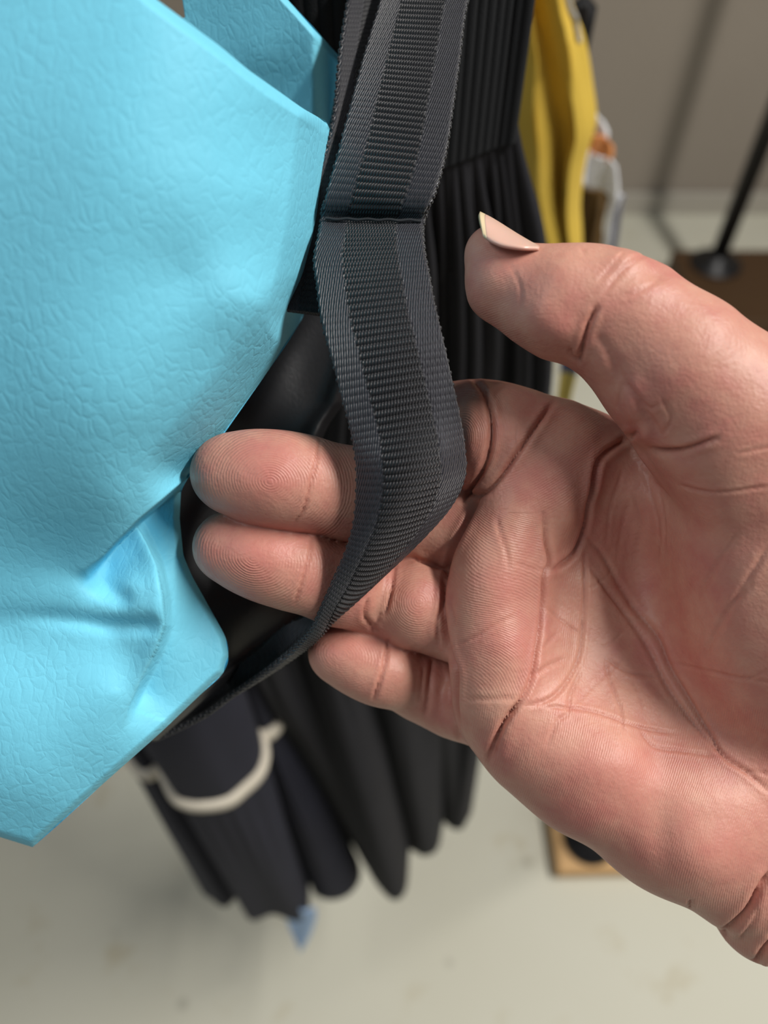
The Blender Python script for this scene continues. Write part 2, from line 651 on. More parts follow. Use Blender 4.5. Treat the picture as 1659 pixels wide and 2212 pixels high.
# waistband tube with vertical ribs
Wp = catmull(with_back(wst, 0.02), 480, True)
zs = np.linspace(1.238, 1.36, 24)
tan = np.roll(Wp, -3, 0) - np.roll(Wp, 3, 0)
out = np.stack([-tan[:, 1], tan[:, 0], np.zeros(480)], 1)
out /= np.linalg.norm(out, axis=1, keepdims=True) + 1e-9
if (out[60] @ np.array([0, -1, 0])) < 0:
    out = -out
arc = np.concatenate([[0], np.cumsum(np.linalg.norm(np.diff(Wp, axis=0), axis=1))])
rib = 0.0007 * np.abs(np.sin(math.pi * arc / 0.0032)) ** 0.6
G = np.stack([Wp * [1, 1, 0] + out * (0.0015 + rib)[:, None] + [0, 0, z] for z in zs], 0)
o = obj('waistband', G.reshape(-1, 3), grid_faces(24, 480, closed_m=True), M['ribbed'], bsk)


def hang_sheet(name, left, right, n_fold, amp, mat, parent, phase=0.0, n=60, m=120, thick=0.0014, power=1.0, double=True):
    """hanging cloth between two side curves (world points from top to bottom), folded like drapery"""
    Lc = catmull(left, n)
    Rc = catmull(right, n)
    f = np.linspace(0, 1, m)
    P = Lc[:, None] + (Rc - Lc)[:, None] * f[None, :, None]
    w = np.sin(f * math.pi * 2 * n_fold + phase)
    w = np.sign(w) * np.abs(w) ** power
    t = np.linspace(0, 1, n)[:, None]
    P[..., 1] += amp * (w[None] * (0.75 + 0.25 * t) + 0.25 * np.sin(f * 17 + t * 5))
    P[..., 0] += 0.3 * amp * np.sin(f * math.pi * 4 * n_fold + phase + 2 * t)
    V, F = slab(P, thick)
    return obj(name, V, F, mat, parent)


# mustard garment
YY = 0.40
yel = thing('mustard_trousers', 'mustard yellow garment folded on its hanger beside the grey wall', 'garment', tuple(at_y(1180, 700, YY)))
lft = [at_y(u, v, YY) for u, v in ((1078, -160), (1088, 0), (1096, 120), (1092, 240), (1108, 330), (1132, 420), (1165, 520), (1185, 640), (1190, 720))]
rgt = [at_y(u, v, YY + 0.01) for u, v in ((1190, -160), (1220, 0), (1255, 90), (1275, 180), (1287, 270), (1266, 340), (1250, 440), (1252, 520), (1255, 640), (1258, 720))]
hang_sheet('cloth', lft, rgt, 2.2, 0.012, M['mustard'], yel, 0.6, power=0.8)
# cream edging tape on its right side
Lc = [at_y(u, v, YY - 0.004) for u, v in ((1195, -160), (1222, 0), (1240, 45), (1250, 92))]
Rc = [at_y(u, v, YY - 0.004) for u, v in ((1204, -160), (1233, 0), (1248, 45), (1255, 92))]
hang_sheet('edging_tape', Lc, Rc, 0.5, 0.001, M['cream'], yel, 0, 20, 12)

# dark garment with grey piping between the black skirt and the mustard one
drk = thing('piped_trousers', 'dark garment with thin grey piping beside the mustard garment', 'garment', tuple(at_y(1110, 620, 0.36)))
lft = [at_y(u, v, 0.345) for u, v in ((1020, -100), (1030, 200), (1040, 400), (1050, 600), (1060, 860))]
rgt = [at_y(u, v, 0.345) for u, v in ((1075, -100), (1088, 260), (1112, 380), (1140, 500), (1160, 640), (1185, 860))]
hang_sheet('cloth', lft, rgt, 1.5, 0.008, M['black'], drk, 0.4)
a = [at_y(u, v, 0.342) for u, v in ((1075, -100), (1088, 255), (1098, 330), (1114, 400), (1132, 470), (1144, 530), (1165, 640))]
b = [at_y(u, v, 0.342) for u, v in ((1080, -100), (1093, 255), (1106, 330), (1124, 400), (1142, 470), (1155, 530), (1178, 640))]
hang_sheet('piping', a, b, 0.5, 0.0006, M['grey_piping'], drk, 0, 30, 10, 0.002)


M['satin_white'] = mat_cloth('white_satin', lin(226, 228, 232), lin(240, 242, 245), 0.4, 1500, 0.0002, 0.1, 0.5)
M['dark_print'] = mat_cloth('brown_print', lin(48, 36, 22), lin(120, 88, 34), 0.6, 60, 0.0002)
blo = thing('print_blouse', 'white, orange and brown printed blouse peeking out behind the mustard garment', 'garment', tuple(at_y(1290, 700, 0.47)))
# sleeve: white cap, orange band, puffed white part with small grey dots
def dotted_mat():
    m = NT('dotted_satin', 0.4, 0.45)
    v = m.n('ShaderNodeTexVoronoi', _Scale=260.0)
    m.l(m.coord(), v.inputs['Vector'])
    d = m.ramp(v.outputs['Distance'], [(0.20, (1, 1, 1, 1)), (0.30, (0, 0, 0, 1))])
    m.color(m.mix(m.math('MULTIPLY', d, 0.45), lin(232, 234, 238), lin(120, 122, 130)))
    return m.m


M['dotted'] = dotted_mat()
M['orange'] = mat_cloth('orange_print', lin(214, 120, 54), lin(236, 176, 120), 0.6, 500, 0.0003)
lft = [at_y(u, v, 0.455) for u, v in ((1262, 240), (1262, 262), (1258, 285), (1256, 300))]
rgt = [at_y(u, v, 0.465) for u, v in ((1284, 240), (1296, 262), (1309, 285), (1314, 306))]
hang_sheet('sleeve_cap', lft, rgt, 0.6, 0.004, M['satin_white'], blo, 0.2, 24, 24)
lft = [at_y(u, v, 0.452) for u, v in ((1256, 286), (1256, 305), (1254, 325), (1252, 338))]
rgt = [at_y(u, v, 0.462) for u, v in ((1306, 292), (1316, 312), (1320, 330), (1320, 346))]
hang_sheet('sleeve_band', lft, rgt, 0.6, 0.004, M['orange'], blo, 0.5, 24, 24)
lft = [at_y(u, v, 0.450) for u, v in ((1252, 328), (1246, 350), (1246, 378), (1252, 402))]
rgt = [at_y(u, v, 0.462) for u, v in ((1318, 338), (1328, 365), (1336, 398), (1340, 428))]
hang_sheet('sleeve_puff', lft, rgt, 0.7, 0.007, M['dotted'], blo, 0.2, 40, 40)
lft = [at_y(u, v, 0.48) for u, v in ((1245, 395), (1250, 440), (1246, 500), (1240, 560), (1240, 640), (1250, 720))]
rgt = [at_y(u, v, 0.49) for u, v in ((1330, 410), (1322, 440), (1308, 500), (1304, 560), (1306, 640), (1310, 720))]
hang_sheet('bodice', lft, rgt, 1.2, 0.010, M['dark_print'], blo, 1.2)
a = [at_y(u, v, 0.475) for u, v in ((1334, 418), (1318, 455), (1308, 500), (1305, 540), (1304, 640))]
b = [at_y(u, v, 0.475) for u, v in ((1345, 420), (1330, 458), (1320, 500), (1317, 540), (1316, 640))]
hang_sheet('white_hem', a, b, 0.5, 0.001, M['satin_white'], blo, 0, 24, 10, 0.002)
a = [at_y(u, v, 0.482) for u, v in ((1342, 422), (1330, 458), (1320, 500), (1316, 540), (1315, 640))]
b = [at_y(u, v, 0.482) for u, v in ((1346, 424), (1342, 462), (1334, 505), (1330, 545), (1329, 640))]
hang_sheet('grey_facing', a, b, 0.5, 0.001, M['grey_piping'], blo, 0, 24, 10, 0.002)

# black hanger clip by the mustard garment
cc = at_y(1250, 66, 0.44)
clip = thing('hanger_clip', 'black plastic hanger clip above the mustard garment', 'clip', tuple(cc))
V, F = box(tuple(cc), (0.012, 0.010, 0.030), 0.2, 0.003)
obj('clip_body', V, F, M['iron'], clip)
V, F = box(tuple(cc + np.array([0.002, -0.006, 0.001])), (0.008, 0.004, 0.026), 0.2, 0.0015)
obj('clip_lever', V, F, M['iron'], clip)


def plaid_mat():
    m = NT('plaid_cotton', 0.85, 0.2)
    co = m.coord()
    sx = m.n('ShaderNodeSeparateXYZ')
    m.l(co, sx.inputs[0])
    w = m.math('FRACT', m.math('ADD', m.math('MULTIPLY', sx.outputs[2], 22.0), 0.42))
    st = m.math('LESS_THAN', m.math('ABSOLUTE', m.math('SUBTRACT', w, 0.5)), 0.14)
    m.color(m.mix(st, lin(214, 194, 110), lin(96, 104, 134)))
    return m.m


M['plaid'] = plaid_mat()
pl = thing('plaid_skirt', 'narrow edge of a yellow plaid skirt between thumb and index finger', 'garment', tuple(at_y(1212, 900, 0.37)))
lft = [at_y(u, v, 0.40) for u, v in ((1200, 640), (1205, 720), (1208, 790), (1200, 860), (1192, 960))]
rgt = [at_y(u, v, 0.40) for u, v in ((1240, 640), (1244, 720), (1244, 790), (1232, 860), (1220, 960))]
hang_sheet('cloth', lft, rgt, 0.6, 0.003, M['plaid'], pl, 0.2, 40, 30)

# pale blue cloth tip under the navy hem
bl = thing('pale_blue_cloth', 'pale blue cloth tip dangling below the navy skirt hem', 'cloth', tuple(at_z(650, 2045, 0.36)))
lft = [at_y(u, v, 0.170) for u, v in ((604, 1962), (610, 1975), (618, 1992), (628, 2016), (641, 2044))]
rgt = [at_y(u, v, 0.170) for u, v in ((682, 1958), (683, 1968), (680, 1985), (668, 2020), (652, 2048))]
hang_sheet('cloth', lft, rgt, 0.9, 0.003, M['pale_blue'], bl, 0.5, 40, 40)


#==BAG==
# ------------------------------------------------------------------ the turquoise bag
bag = thing('tote_bag', 'turquoise pebbled leather bag with black lining and black webbing strap', 'bag', tuple(at(72, 1830, 152)))

RB = np.array([(-420, -180), (-280, 0), (-120, 200), (0, 340), (50, 408), (100, 476), (150, 535), (190, 592), (235, 655), (262, 704), (285, 716), (330, 712), (400, 705), (500, 692),
               (600, 674), (685, 655), (740, 622), (800, 580), (870, 531), (940, 482), (990, 440), (1030, 408), (1060, 391), (1120, 388), (1200, 396), (1245, 415),
               (1290, 440), (1340, 468), (1375, 487), (1400, 493), (1430, 493), (1455, 482), (1475, 462), (1490, 444), (1530, 402), (1580, 350), (1700, 215), (1780, 128), (1815, 88), (1830, 70)], float)
E = [(655, 685), (580, 800), (480, 940), (405, 1030), (350, 1080), (300, 1122), (250, 1172), (215, 1212), (188, 1240)]
fA = tps([(-600, 0, 118), (-600, 800, 125), (-600, 1500, 142), (-200, -300, 108), (0, 0, 108), (200, 0, 107), (340, 0, 108), (480, 100, 114), (600, 190, 123), (700, 268, 137),
          (0, 400, 111), (200, 300, 109), (400, 300, 113), (560, 420, 123), (650, 400, 134), (0, 800, 120), (200, 700, 117), (400, 600, 119), (550, 650, 126), (640, 620, 139),
          (300, 900, 124), (450, 850, 130), (560, 800, 137), (100, 1100, 133), (250, 1080, 132), (390, 1030, 138), (0, 1250, 142), (150, 1230, 143), (200, 1220, 142),
          (300, 1500, 143), (100, 1500, 143), (0, 1750, 147)])
fF = tps([(-600, 1000, 130), (-600, 1600, 146), (0, 1000, 131), (0, 1250, 142), (100, 1230, 142), (190, 1240, 146), (230, 1225, 151), (290, 1160, 153), (340, 1110, 155),
          (280, 1260, 145), (330, 1330, 144), (345, 1250, 146), (390, 1150, 155), (430, 1290, 155), (485, 1400, 156), (420, 1380, 153),
          (0, 1345, 146), (120, 1345, 146), (250, 1370, 146.5), (330, 1400, 147), (0, 1500, 145), (150, 1500, 145), (250, 1500, 146), (300, 1500, 150), (380, 1500, 153),
          (260, 1600, 149), (320, 1590, 152), (0, 1700, 147), (100, 1720, 149), (200, 1690, 151), (72, 1830, 156), (0, 1800, 153), (-300, 1700, 152)])
nv, nu = 620, 260
vr = np.concatenate([np.linspace(-420, 0, 70, endpoint=False), np.linspace(0, 1830, nv - 70)])
vf = np.arange(-440, 1860, 1.0)
xf = np.interp(vf, RB[:, 0], RB[:, 1])
kern = np.exp(-(np.arange(-30, 31) / 9.0) ** 2)
xs = np.convolve(np.pad(xf, 30, mode='edge'), kern / kern.sum(), 'valid')
keep = np.exp(-((vf - 262) / 14.0) ** 2) + np.exp(-((vf - 1835) / 30.0) ** 2)
xs = xs * (1 - np.clip(keep, 0, 1)) + xf * np.clip(keep, 0, 1)
xR = np.interp(vr, vf, xs)
slope = 0.31 * smooth01((vr - 1250) / 580)
tt = 1 - (1 - np.linspace(0, 1, nu)) ** 1.5
U = -650 + (xR + 650)[:, None] * tt[None]
Vv = vr[:, None] - (xR[:, None] - U) * slope[:, None]
A = fA(U, Vv)
dE, aE, sE = seg_dist(U, Vv, E)
dEu, _, _ = seg_dist(U, Vv, E[:4])
# front panel rolls away towards its free edge
roll = np.clip(1 - dEu / 105.0, 0, 1) ** 2.0
A = A + 15 * roll * smooth01((1150 - Vv) / 160)
dS, _, _ = seg_dist(U, Vv, [(716, 285), (705, 400), (690, 520), (655, 685)])
A = A + 17 * np.clip(1 - dS / 80.0, 0, 1) ** 1.5
dT, _, _ = seg_dist(U, Vv, [(-180, -420), (340, 0), (476, 100), (592, 190), (704, 264)])
A = A + 5 * np.clip(1 - dT / 26.0, 0, 1) ** 2
# broad soft billows
A = A + 0.8 * np.sin(U / 95.0 + Vv / 260.0) * np.exp(-((Vv - 500) / 500) ** 2)
Fz = fF(U, Vv)
r1 = [(292, 1128), (318, 1175), (338, 1220), (352, 1285), (357, 1350), (338, 1405), (305, 1470), (278, 1530), (262, 1590)]
d1, a1, s1 = seg_dist(U, Vv, r1)
amp = np.sin(np.clip(a1 * 0.93 + 0.07, 0, 1) * math.pi) ** 0.5 * smooth01((1 - a1) * 4)
sd = -s1 * d1                                     # positive on the right-hand side
Fz = Fz + amp * 5.0 * (smooth01((sd + 4) / 22.0) * np.exp(-np.clip(sd, 0, None) / 130.0)) - amp * 2.2 * np.exp(-(np.clip(-sd, 0, None) / 28.0) ** 2) * (sd < 0)
d2, a2, s2 = seg_dist(U, Vv, [(356, 1352), (300, 1352), (230, 1350), (150, 1338), (60, 1330), (-100, 1330)])
Fz = Fz + 1.8 * np.exp(-((d2) / 20.0) ** 2) * smooth01(1 - a2) * smooth01(a2 * 12)
d3, a3, s3 = seg_dist(U, Vv, [(188, 1240), (222, 1262), (262, 1290)])
Fz = Fz + 1.6 * np.exp(-(d3 / 24.0) ** 2)
# turned edge of the lower flap
dB, _, _ = seg_dist(U, Vv, [(391, 1060), (388, 1120), (396, 1200), (440, 1290), (487, 1375), (494, 1415), (482, 1455), (444, 1490), (350, 1580), (215, 1700), (70, 1830), (0, 1808), (-650, 1606)])
Fz = Fz + 3.4 * np.clip(1 - dB / 16.0, 0, 1) ** 2
Ex = E + [(120, 1268), (40, 1285), (-120, 1300), (-700, 1310)]
dX, aX, sX = seg_dist(U, Vv, Ex)
sdE = np.where(sX < 0, dX, -dX)
wid = 9.0 + 130.0 * smooth01((235 - U) / 170.0)
w = smooth01((sdE + 1 + 0.5 * (wid - 9)) / wid)
w = w * smooth01((Vv - 1026) / 26.0)
Dg = A * (1 - w) + Fz * w
Pm = at(U, Vv, Dg)
V, F = slab(Pm, 0, 1, at(U, Vv, Dg + 1.7))
obj('front_panel', V, F, M['blue'], bag)

# rear panel of the opening
RB2 = np.array([(-400, 240), (-200, 430), (0, 622), (60, 678), (125, 735), (180, 728), (270, 712), (300, 690), (380, 640), (700, 560)], float)
vr = np.linspace(-400, 700, 200)
xr2 = np.interp(vr, RB2[:, 0], RB2[:, 1])
xl2 = np.interp(vr, [-400, -20, 0, 40, 100, 700], [380, 388, 394, 400, 200, 200])
U = xl2[:, None] + (xr2 - xl2)[:, None] * (1 - (1 - np.linspace(0, 1, 120)) ** 1.4)[None]
Vv = np.repeat(vr[:, None], 120, 1)
Db = tps([(395, 0, 166), (620, 0, 163), (735, 125, 167), (560, 120, 169), (450, 60, 168), (700, 270, 175), (600, 200, 174), (300, 300, 177), (660, 700, 190), (200, 700, 185), (380, -400, 150), (300, -400, 152)])(U, Vv)
Db = Db + 5.0 * smooth01((U - 672) / 40.0) * smooth01((Vv - 20) / 90)
dq, _, _ = seg_dist(U, Vv, [(240, -400), (622, 0), (735, 125)])
Db = Db + 2.0 * np.clip(1 - dq / 14.0, 0, 1) ** 2
Pm = at(U, Vv, Db)
V, F = slab(Pm, 0, 1, at(U, Vv, Db + 1.7))
obj('rear_panel', V, F, M['blue'], bag)

# black lining
vr = np.linspace(560, 1600, 240)
xr3 = np.interp(vr, [560, 650, 780, 870, 915, 960, 1100, 1250, 1320, 1360, 1400, 1440, 1500, 1600], [800, 800, 775, 744, 712, 690, 692, 712, 715, 660, 600, 540, 455, 340])
xl3 = np.interp(vr, [560, 800, 1000, 1600], [520, 430, 300, 150])
U = xl3[:, None] + (xr3 - xl3)[:, None] * np.linspace(0, 1, 120)[None]
Vv = np.repeat(vr[:, None], 120, 1)
Dl = tps([(600, 600, 172), (800, 620, 176), (500, 900, 176), (700, 880, 180), (640, 760, 178), (560, 980, 184), (690, 960, 178), (400, 1100, 178), (560, 1150, 188), (690, 1150, 190),
          (420, 1300, 172), (560, 1300, 180), (700, 1300, 192), (460, 1450, 174), (540, 1420, 184), (300, 1500, 172), (350, 1600, 180), (200, 1600, 175)])(U, Vv)
edge = (xr3[:, None] - U)
Dl = Dl - 2.6 * np.exp(-((edge - 26) / 22.0) ** 2)
Pm = at(U, Vv, Dl)
V, F = slab(Pm, 0, 1, at(U, Vv, Dl + 1.3))
obj('lining', V, F, M['lining'], bag)


# ------------------------------------------------------------------ the webbing strap
def ribbon(name, rows, parent, width_mm=23.0, pitch=1.32, n_across=92, relief=0.42, beads=True):
    rows = np.asarray(rows, float)                     # (k, 3 points, u v D)
    pts = cam_mm(rows[..., 0], rows[..., 1], rows[..., 2])   # k,3,3 (mm)
    k = len(pts)
    dense = catmull(pts.reshape(k, -1), 1600).reshape(-1, 3, 3)
    mid = dense[:, 1]
    arc = np.concatenate([[0], np.cumsum(np.linalg.norm(np.diff(mid, axis=0), axis=1))])
    n = int(arc[-1] / pitch * 9)
    s = np.linspace(0, arc[-1], n)
    C = np.stack([[np.interp(s, arc, dense[:, a, b]) for b in range(3)] for a in range(3)])   # 3pts,3,n
    C = np.transpose(C, (2, 0, 1))                      # n,3pts,3
    x = np.linspace(0, 1, n_across)
    l0, l1, l2 = 2 * (x - .5) * (x - 1), -4 * x * (x - 1), 2 * x * (x - .5)
    P = C[:, 0, None] * l0[None, :, None] + C[:, 1, None] * l1[None, :, None] + C[:, 2, None] * l2[None, :, None]
    N = grid_normals(P)
    if N[n // 3, n_across // 2] @ P[n // 3, n_across // 2] > 0:
        N = -N
    t = x * width_mm
    S = s[:, None]
    T = t[None]
    cen = (np.abs(T - width_mm / 2) < 5.6 + 0.25 * np.sign(np.sin(math.pi * S / pitch)))
    ribs = np.abs(np.sin(math.pi * S / pitch)) ** 0.75
    sides = 0.45 + 0.30 * np.abs(np.sin(math.pi * S / pitch + 0.5 * np.pi)) ** 0.6 + 0.10 * np.sin(2 * math.pi * T / 1.0) * np.sin(math.pi * S / pitch)
    h = np.where(cen, ribs, sides) * relief
    groove = np.exp(-((np.abs(T - width_mm / 2) - 5.7) / 0.22) ** 2)
    h = h - 0.22 * relief * groove
    lip = np.clip(1 - np.minimum(T, width_mm - T) / 0.7, 0, 1)
    h = h - 0.6 * lip ** 2
    top = P + N * h[..., None]
    bot = P - N * (1.25 - 0.5 * lip ** 2)[..., None] * np.ones_like(h)[..., None]
    bot = bot + N * (0.035 * np.sin(2 * math.pi * (np.abs(T - width_mm / 2) / 1.6 + S / 1.9)))[..., None]
    Vt = np.concatenate([to_world(top).reshape(-1, 3), to_world(bot).reshape(-1, 3)])
    f = grid_faces(n, n_across)
    kk = n * n_across
    idx = np.arange(kk).reshape(n, n_across)
    ring = np.concatenate([idx[0, :-1], idx[:-1, -1], idx[-1, :0:-1], idx[:0:-1, 0]])
    r2 = np.roll(ring, -1)
    Fq = np.concatenate([f, f[:, ::-1] + kk, np.stack([ring, ring + kk, r2 + kk, r2], 1)])
    o = obj(name, Vt, Fq, M['webbing'], parent)
    me = o.data
    uv = me.uv_layers.new(name='weave')
    st = np.stack([np.broadcast_to(T, h.shape), np.broadcast_to(S, h.shape)], -1).reshape(-1, 2)
    st = np.concatenate([st, st])
    li = np.empty(len(me.loops), np.int32)
    me.loops.foreach_get('vertex_index', li)
    uv.data.foreach_set('uv', st[li].astype(np.float32).ravel())
    if beads:
        # picot loops along both selvedges
        for col, sgn in ((0, -1), (-1, 1)):
            step = pitch * 0.82
            ss = np.arange(0.3, arc[-1] - 0.3, step)
            Lp = np.stack([np.interp(ss, s, P[:, col, b]) for b in range(3)], 1)
            Nn = np.stack([np.interp(ss, s, N[:, col, b]) for b in range(3)], 1)
            inn = np.stack([np.interp(ss, s, P[:, 3 if col == 0 else -4, b]) for b in range(3)], 1)
            ac = Lp - inn
            ac /= np.linalg.norm(ac, axis=1, keepdims=True)
            tg = np.cross(ac, Nn)
            th = np.linspace(0, math.pi, 5)
            ph = np.linspace(0, 2 * math.pi, 8, endpoint=False)
            sph = np.stack([np.sin(th)[:, None] * np.cos(ph), np.sin(th)[:, None] * np.sin(ph), np.repeat(np.cos(th)[:, None], 8, 1)], -1).reshape(-1, 3)
            Vb, Fb = [], []
            gf = grid_faces(5, 8, closed_m=True)
            for q in range(len(ss)):
                off = 0.42 if q % 2 else -0.25
                c = Lp[q] - ac[q] * 0.10 - Nn[q] * (0.55 + off * 0.5)
                Vb.append(c + (ac[q][None] * sph[:, :1] * 0.42 + Nn[q][None] * sph[:, 1:2] * 0.50 + tg[q][None] * sph[:, 2:] * 0.46))
                Fb.append(gf + q * len(sph))
            so = obj('selvedge', to_world(np.concatenate(Vb)), np.concatenate(Fb), M['stitch'], parent)
            so.parent = o
            so.location = Vector(so.location) + parent.location - o.location - parent.location
            so['kind'] = 'stuff'
    return o


def row(l, r, dl, dr, bulge=2.0):
    return [(l[0], l[1], dl), ((l[0] + r[0]) / 2, (l[1] + r[1]) / 2, (dl + dr) / 2 - bulge), (r[0], r[1], dr)]


rows = [row((890, -300), (1085, -280), 174, 166), row((852, -130), (1045, -120), 168, 160), row((820, 0), (1009, 8), 162, 155), row((790, 100), (995, 115), 158, 152),
        row((762, 202), (980, 225), 154, 149), row((735, 304), (964, 330), 151, 147, 1.5), row((710, 395), (941, 412), 149, 146, 0.5),
        row((699, 440), (926, 446), 148.8, 146.4, -0.3), row((694, 466), (918, 470), 150.5, 148.3, -1.2), row((692, 480), (914, 484), 150.0, 148.0, -0.8),
        row((688, 502), (914, 500), 147, 145, 0.0), row((677, 557), (919, 546), 144, 142.5, 1), row((682, 612), (929, 592), 142, 141, 2),
        row((692, 690), (942, 658), 140, 140, 2.5), row((716, 780), (961, 740), 138.5, 139.5, 3), row((735, 855), (977, 812), 138, 140.5, 3.4),
        row((756, 935), (995, 893), 138, 142, 3.8),
        [(766, 1000, 138.5), (888, 990, 135.5), (1006, 960, 144)],
        [(767, 1060, 139.5), (888, 1056, 137), (1008, 1024, 146.5)],
        [(761, 1130, 141), (866, 1128, 139.5), (982, 1086, 149)],
        [(745, 1188, 142), (826, 1198, 142), (925, 1152, 150)],
        [(722, 1245, 143.8), (782, 1266, 145.5), (842, 1230, 151)],
        [(703, 1292, 146), (742, 1316, 148.5), (764, 1294, 153)],
        [(687, 1330, 148.5), (713, 1350, 153.5), (690, 1328, 163)],
        [(668, 1366, 152.5), (684, 1378, 158.5), (618, 1356, 173)],
        [(636, 1404, 159), (640, 1412, 168), (560, 1408, 178)],
        [(589, 1444, 164), (582, 1450, 172.5), (496, 1454, 181)],
        [(545, 1476, 169), (530, 1481, 177), (440, 1492, 184)],
        [(498, 1508, 174), (480, 1512, 181), (400, 1530, 187)],
        [(441, 1550, 179), (420, 1554, 185), (350, 1570, 190)],
        [(345, 1598, 184), (320, 1602, 189), (260, 1610, 193)]]
strap = ribbon('webbing_strap', rows, bag)
strap['label'] = 'black ribbed webbing strap hooked over the fingers'
rows2 = [row((822, -300), (960, -300), 176, 182, 0), row((765, -60), (900, -60), 166, 174, 0), row((747, 40), (880, 40), 162, 171, 0), row((735, 125), (865, 130), 159, 168, 0), row((722, 256), (850, 260), 155, 164, 0),
         row((690, 375), (820, 380), 152.5, 160, 0), row((659, 472), (790, 476), 152, 158, 0), row((638, 547), (770, 552), 151, 155, 0), row((618, 625), (745, 630), 150, 154, 0), row((614, 668), (740, 684), 149.5, 153, 0)]
strap2 = ribbon('strap_end', rows2, bag, relief=0.25)
strap2['label'] = 'black folded strap end sewn behind the webbing strap'

# stitched seam across the fold of the strap
u = np.linspace(0.04, 0.97, 120)
Sl, Sr = cam_mm(694, 473, 149.6), cam_mm(916, 477, 147.6)
cen = Sl[None] + (Sr - Sl)[None] * u[:, None]
cen[:, 1] += 0.10 * np.sin(u * 31)
cen[:, 2] += 0.05
a8 = np.linspace(0, 2 * math.pi, 8, endpoint=False)
T3 = cen[:, None] + np.stack([0 * a8, 0.32 * np.cos(a8), 0.3 * np.sin(a8)], -1)[None]
so = obj('seam', to_world(T3.reshape(-1, 3)), grid_faces(120, 8, closed_m=True), M['stitch'], strap)
so.location = Vector(to_world(T3.reshape(-1, 3)).mean(0)) - bag.location - strap.location

#==HAND==
# ------------------------------------------------------------------ the hand: one continuous body grown from a distance field
H = 0.5                                                     # voxel, mm
LO = np.array([-44.0, -128.0, -212.0])
HI = np.array([128.0, 66.0, -110.0])
NX, NY, NZ = ((HI - LO) / H).astype(int) + 1
GX = (LO[0] + H * np.arange(NX)).astype(np.float32)
GY = (LO[1] + H * np.arange(NY)).astype(np.float32)
GZ = (LO[2] + H * np.arange(NZ)).astype(np.float32)


def smin_into(field, sl, d, k):
    a = field[sl]
    if k <= 0:
        field[sl] = np.minimum(a, d)
    else:
        h = np.maximum(k - np.abs(a - d), 0) / k
        field[sl] = np.minimum(a, d) - h * h * k * 0.25


def window(lo, hi):
    i0 = np.clip(((lo - LO) / H).astype(int), 0, [NX - 1, NY - 1, NZ - 1])
    i1 = np.clip(((hi - LO) / H).astype(int) + 2, 1, [NX, NY, NZ])
    return tuple(slice(a, b) for a, b in zip(i0, i1))


def cone_into(field, a, b, ra, rb, k, flat=1.0):
    m = max(ra, rb) + k + 3.0
    sl = window(np.minimum(a, b) - m, np.maximum(a, b) + m)
    X, Y, Z = GX[sl[0]][:, None, None], GY[sl[1]][None, :, None], GZ[sl[2]][None, None, :]
    ba = b - a
    L2 = float(ba @ ba) + 1e-9
    px, py, pz = X - np.float32(a[0]), Y - np.float32(a[1]), Z - np.float32(a[2])
    t = np.clip((px * ba[0] + py * ba[1] + pz * ba[2]) / L2, 0, 1).astype(np.float32)
    d = np.sqrt((px - t * ba[0]) ** 2 + (py - t * ba[1]) ** 2 + ((pz - t * ba[2]) * flat) ** 2) - (ra + (rb - ra) * t)
    smin_into(field, sl, d.astype(np.float32), k)


def ell_into(field, c, r, k):
    m = max(r) + k + 3.0
    sl = window(c - m, c + m)
    X, Y, Z = GX[sl[0]][:, None, None], GY[sl[1]][None, :, None], GZ[sl[2]][None, None, :]
    q0 = np.sqrt(((X - c[0]) / r[0]) ** 2 + ((Y - c[1]) / r[1]) ** 2 + ((Z - c[2]) / r[2]) ** 2)
    q1 = np.sqrt(((X - c[0]) / r[0] ** 2) ** 2 + ((Y - c[1]) / r[1] ** 2) ** 2 + ((Z - c[2]) / r[2] ** 2) ** 2)
    d = q0 * (q0 - 1) / (q1 + 1e-6)
    smin_into(field, sl, d.astype(np.float32), k)


def empty_field():
    return np.full((NX, NY, NZ), 40.0, np.float32)


def chain(field, pts, k=2.0, flat=1.0):
    P = [(cam_mm(u, v, D), r) for u, v, D, r in pts]
    for (a, ra), (b, rb) in zip(P[:-1], P[1:]):
        cone_into(field, a, b, ra, rb, k, flat)


fingers = {
    'index': [(1185, 1000, 164, 11.5), (1115, 962, 160, 11.2), (1050, 945, 161, 11.2), (1000, 945, 164, 11.2), (920, 950, 180, 9.5), (850, 958, 196, 8.5)],
    'middle': [(496, 1022, 148, 7.5), (545, 1028, 148, 8.3), (610, 1036, 148, 8.7), (668, 1046, 149.5, 8.5), (760, 1067, 153, 8.8), (895, 1110, 166, 9.6), (1000, 1143, 165, 9.8), (1115, 1165, 168, 10.5)],
    'ring': [(494, 1181, 153, 7.1), (545, 1197, 153, 7.7), (600, 1215, 153, 8.0), (655, 1233, 154, 7.8), (730, 1260, 158, 8.2), (820, 1290, 168, 8.9), (900, 1303, 163, 9.1), (980, 1328, 164, 9.2), (1085, 1350, 166, 10.5)],
    'little': [(733, 1408, 166, 6.8), (780, 1425, 166, 7.3), (825, 1445, 166, 7.3), (920, 1480, 172, 7.8), (985, 1508, 171, 8.2), (1090, 1535, 165, 10)],
    'thumb': [(1064, 549, 141.5, 5.2), (1094, 611, 141, 7.0), (1163, 639, 140, 7.9), (1215, 655, 138, 9.6), (1275, 662, 138, 9.6), (1300, 668, 138, 9.5), (1353, 702, 138, 11.0), (1455, 795, 138, 13.0), (1550, 890, 140, 15.0), (1680, 1040, 146, 19)],
}
FIN = empty_field()
for nm, pts in fingers.items():
    g = empty_field()
    chain(g, pts, 3.0)
    smin_into(FIN, (slice(None),) * 3, g, 0.35)
    del g
PAL = empty_field()
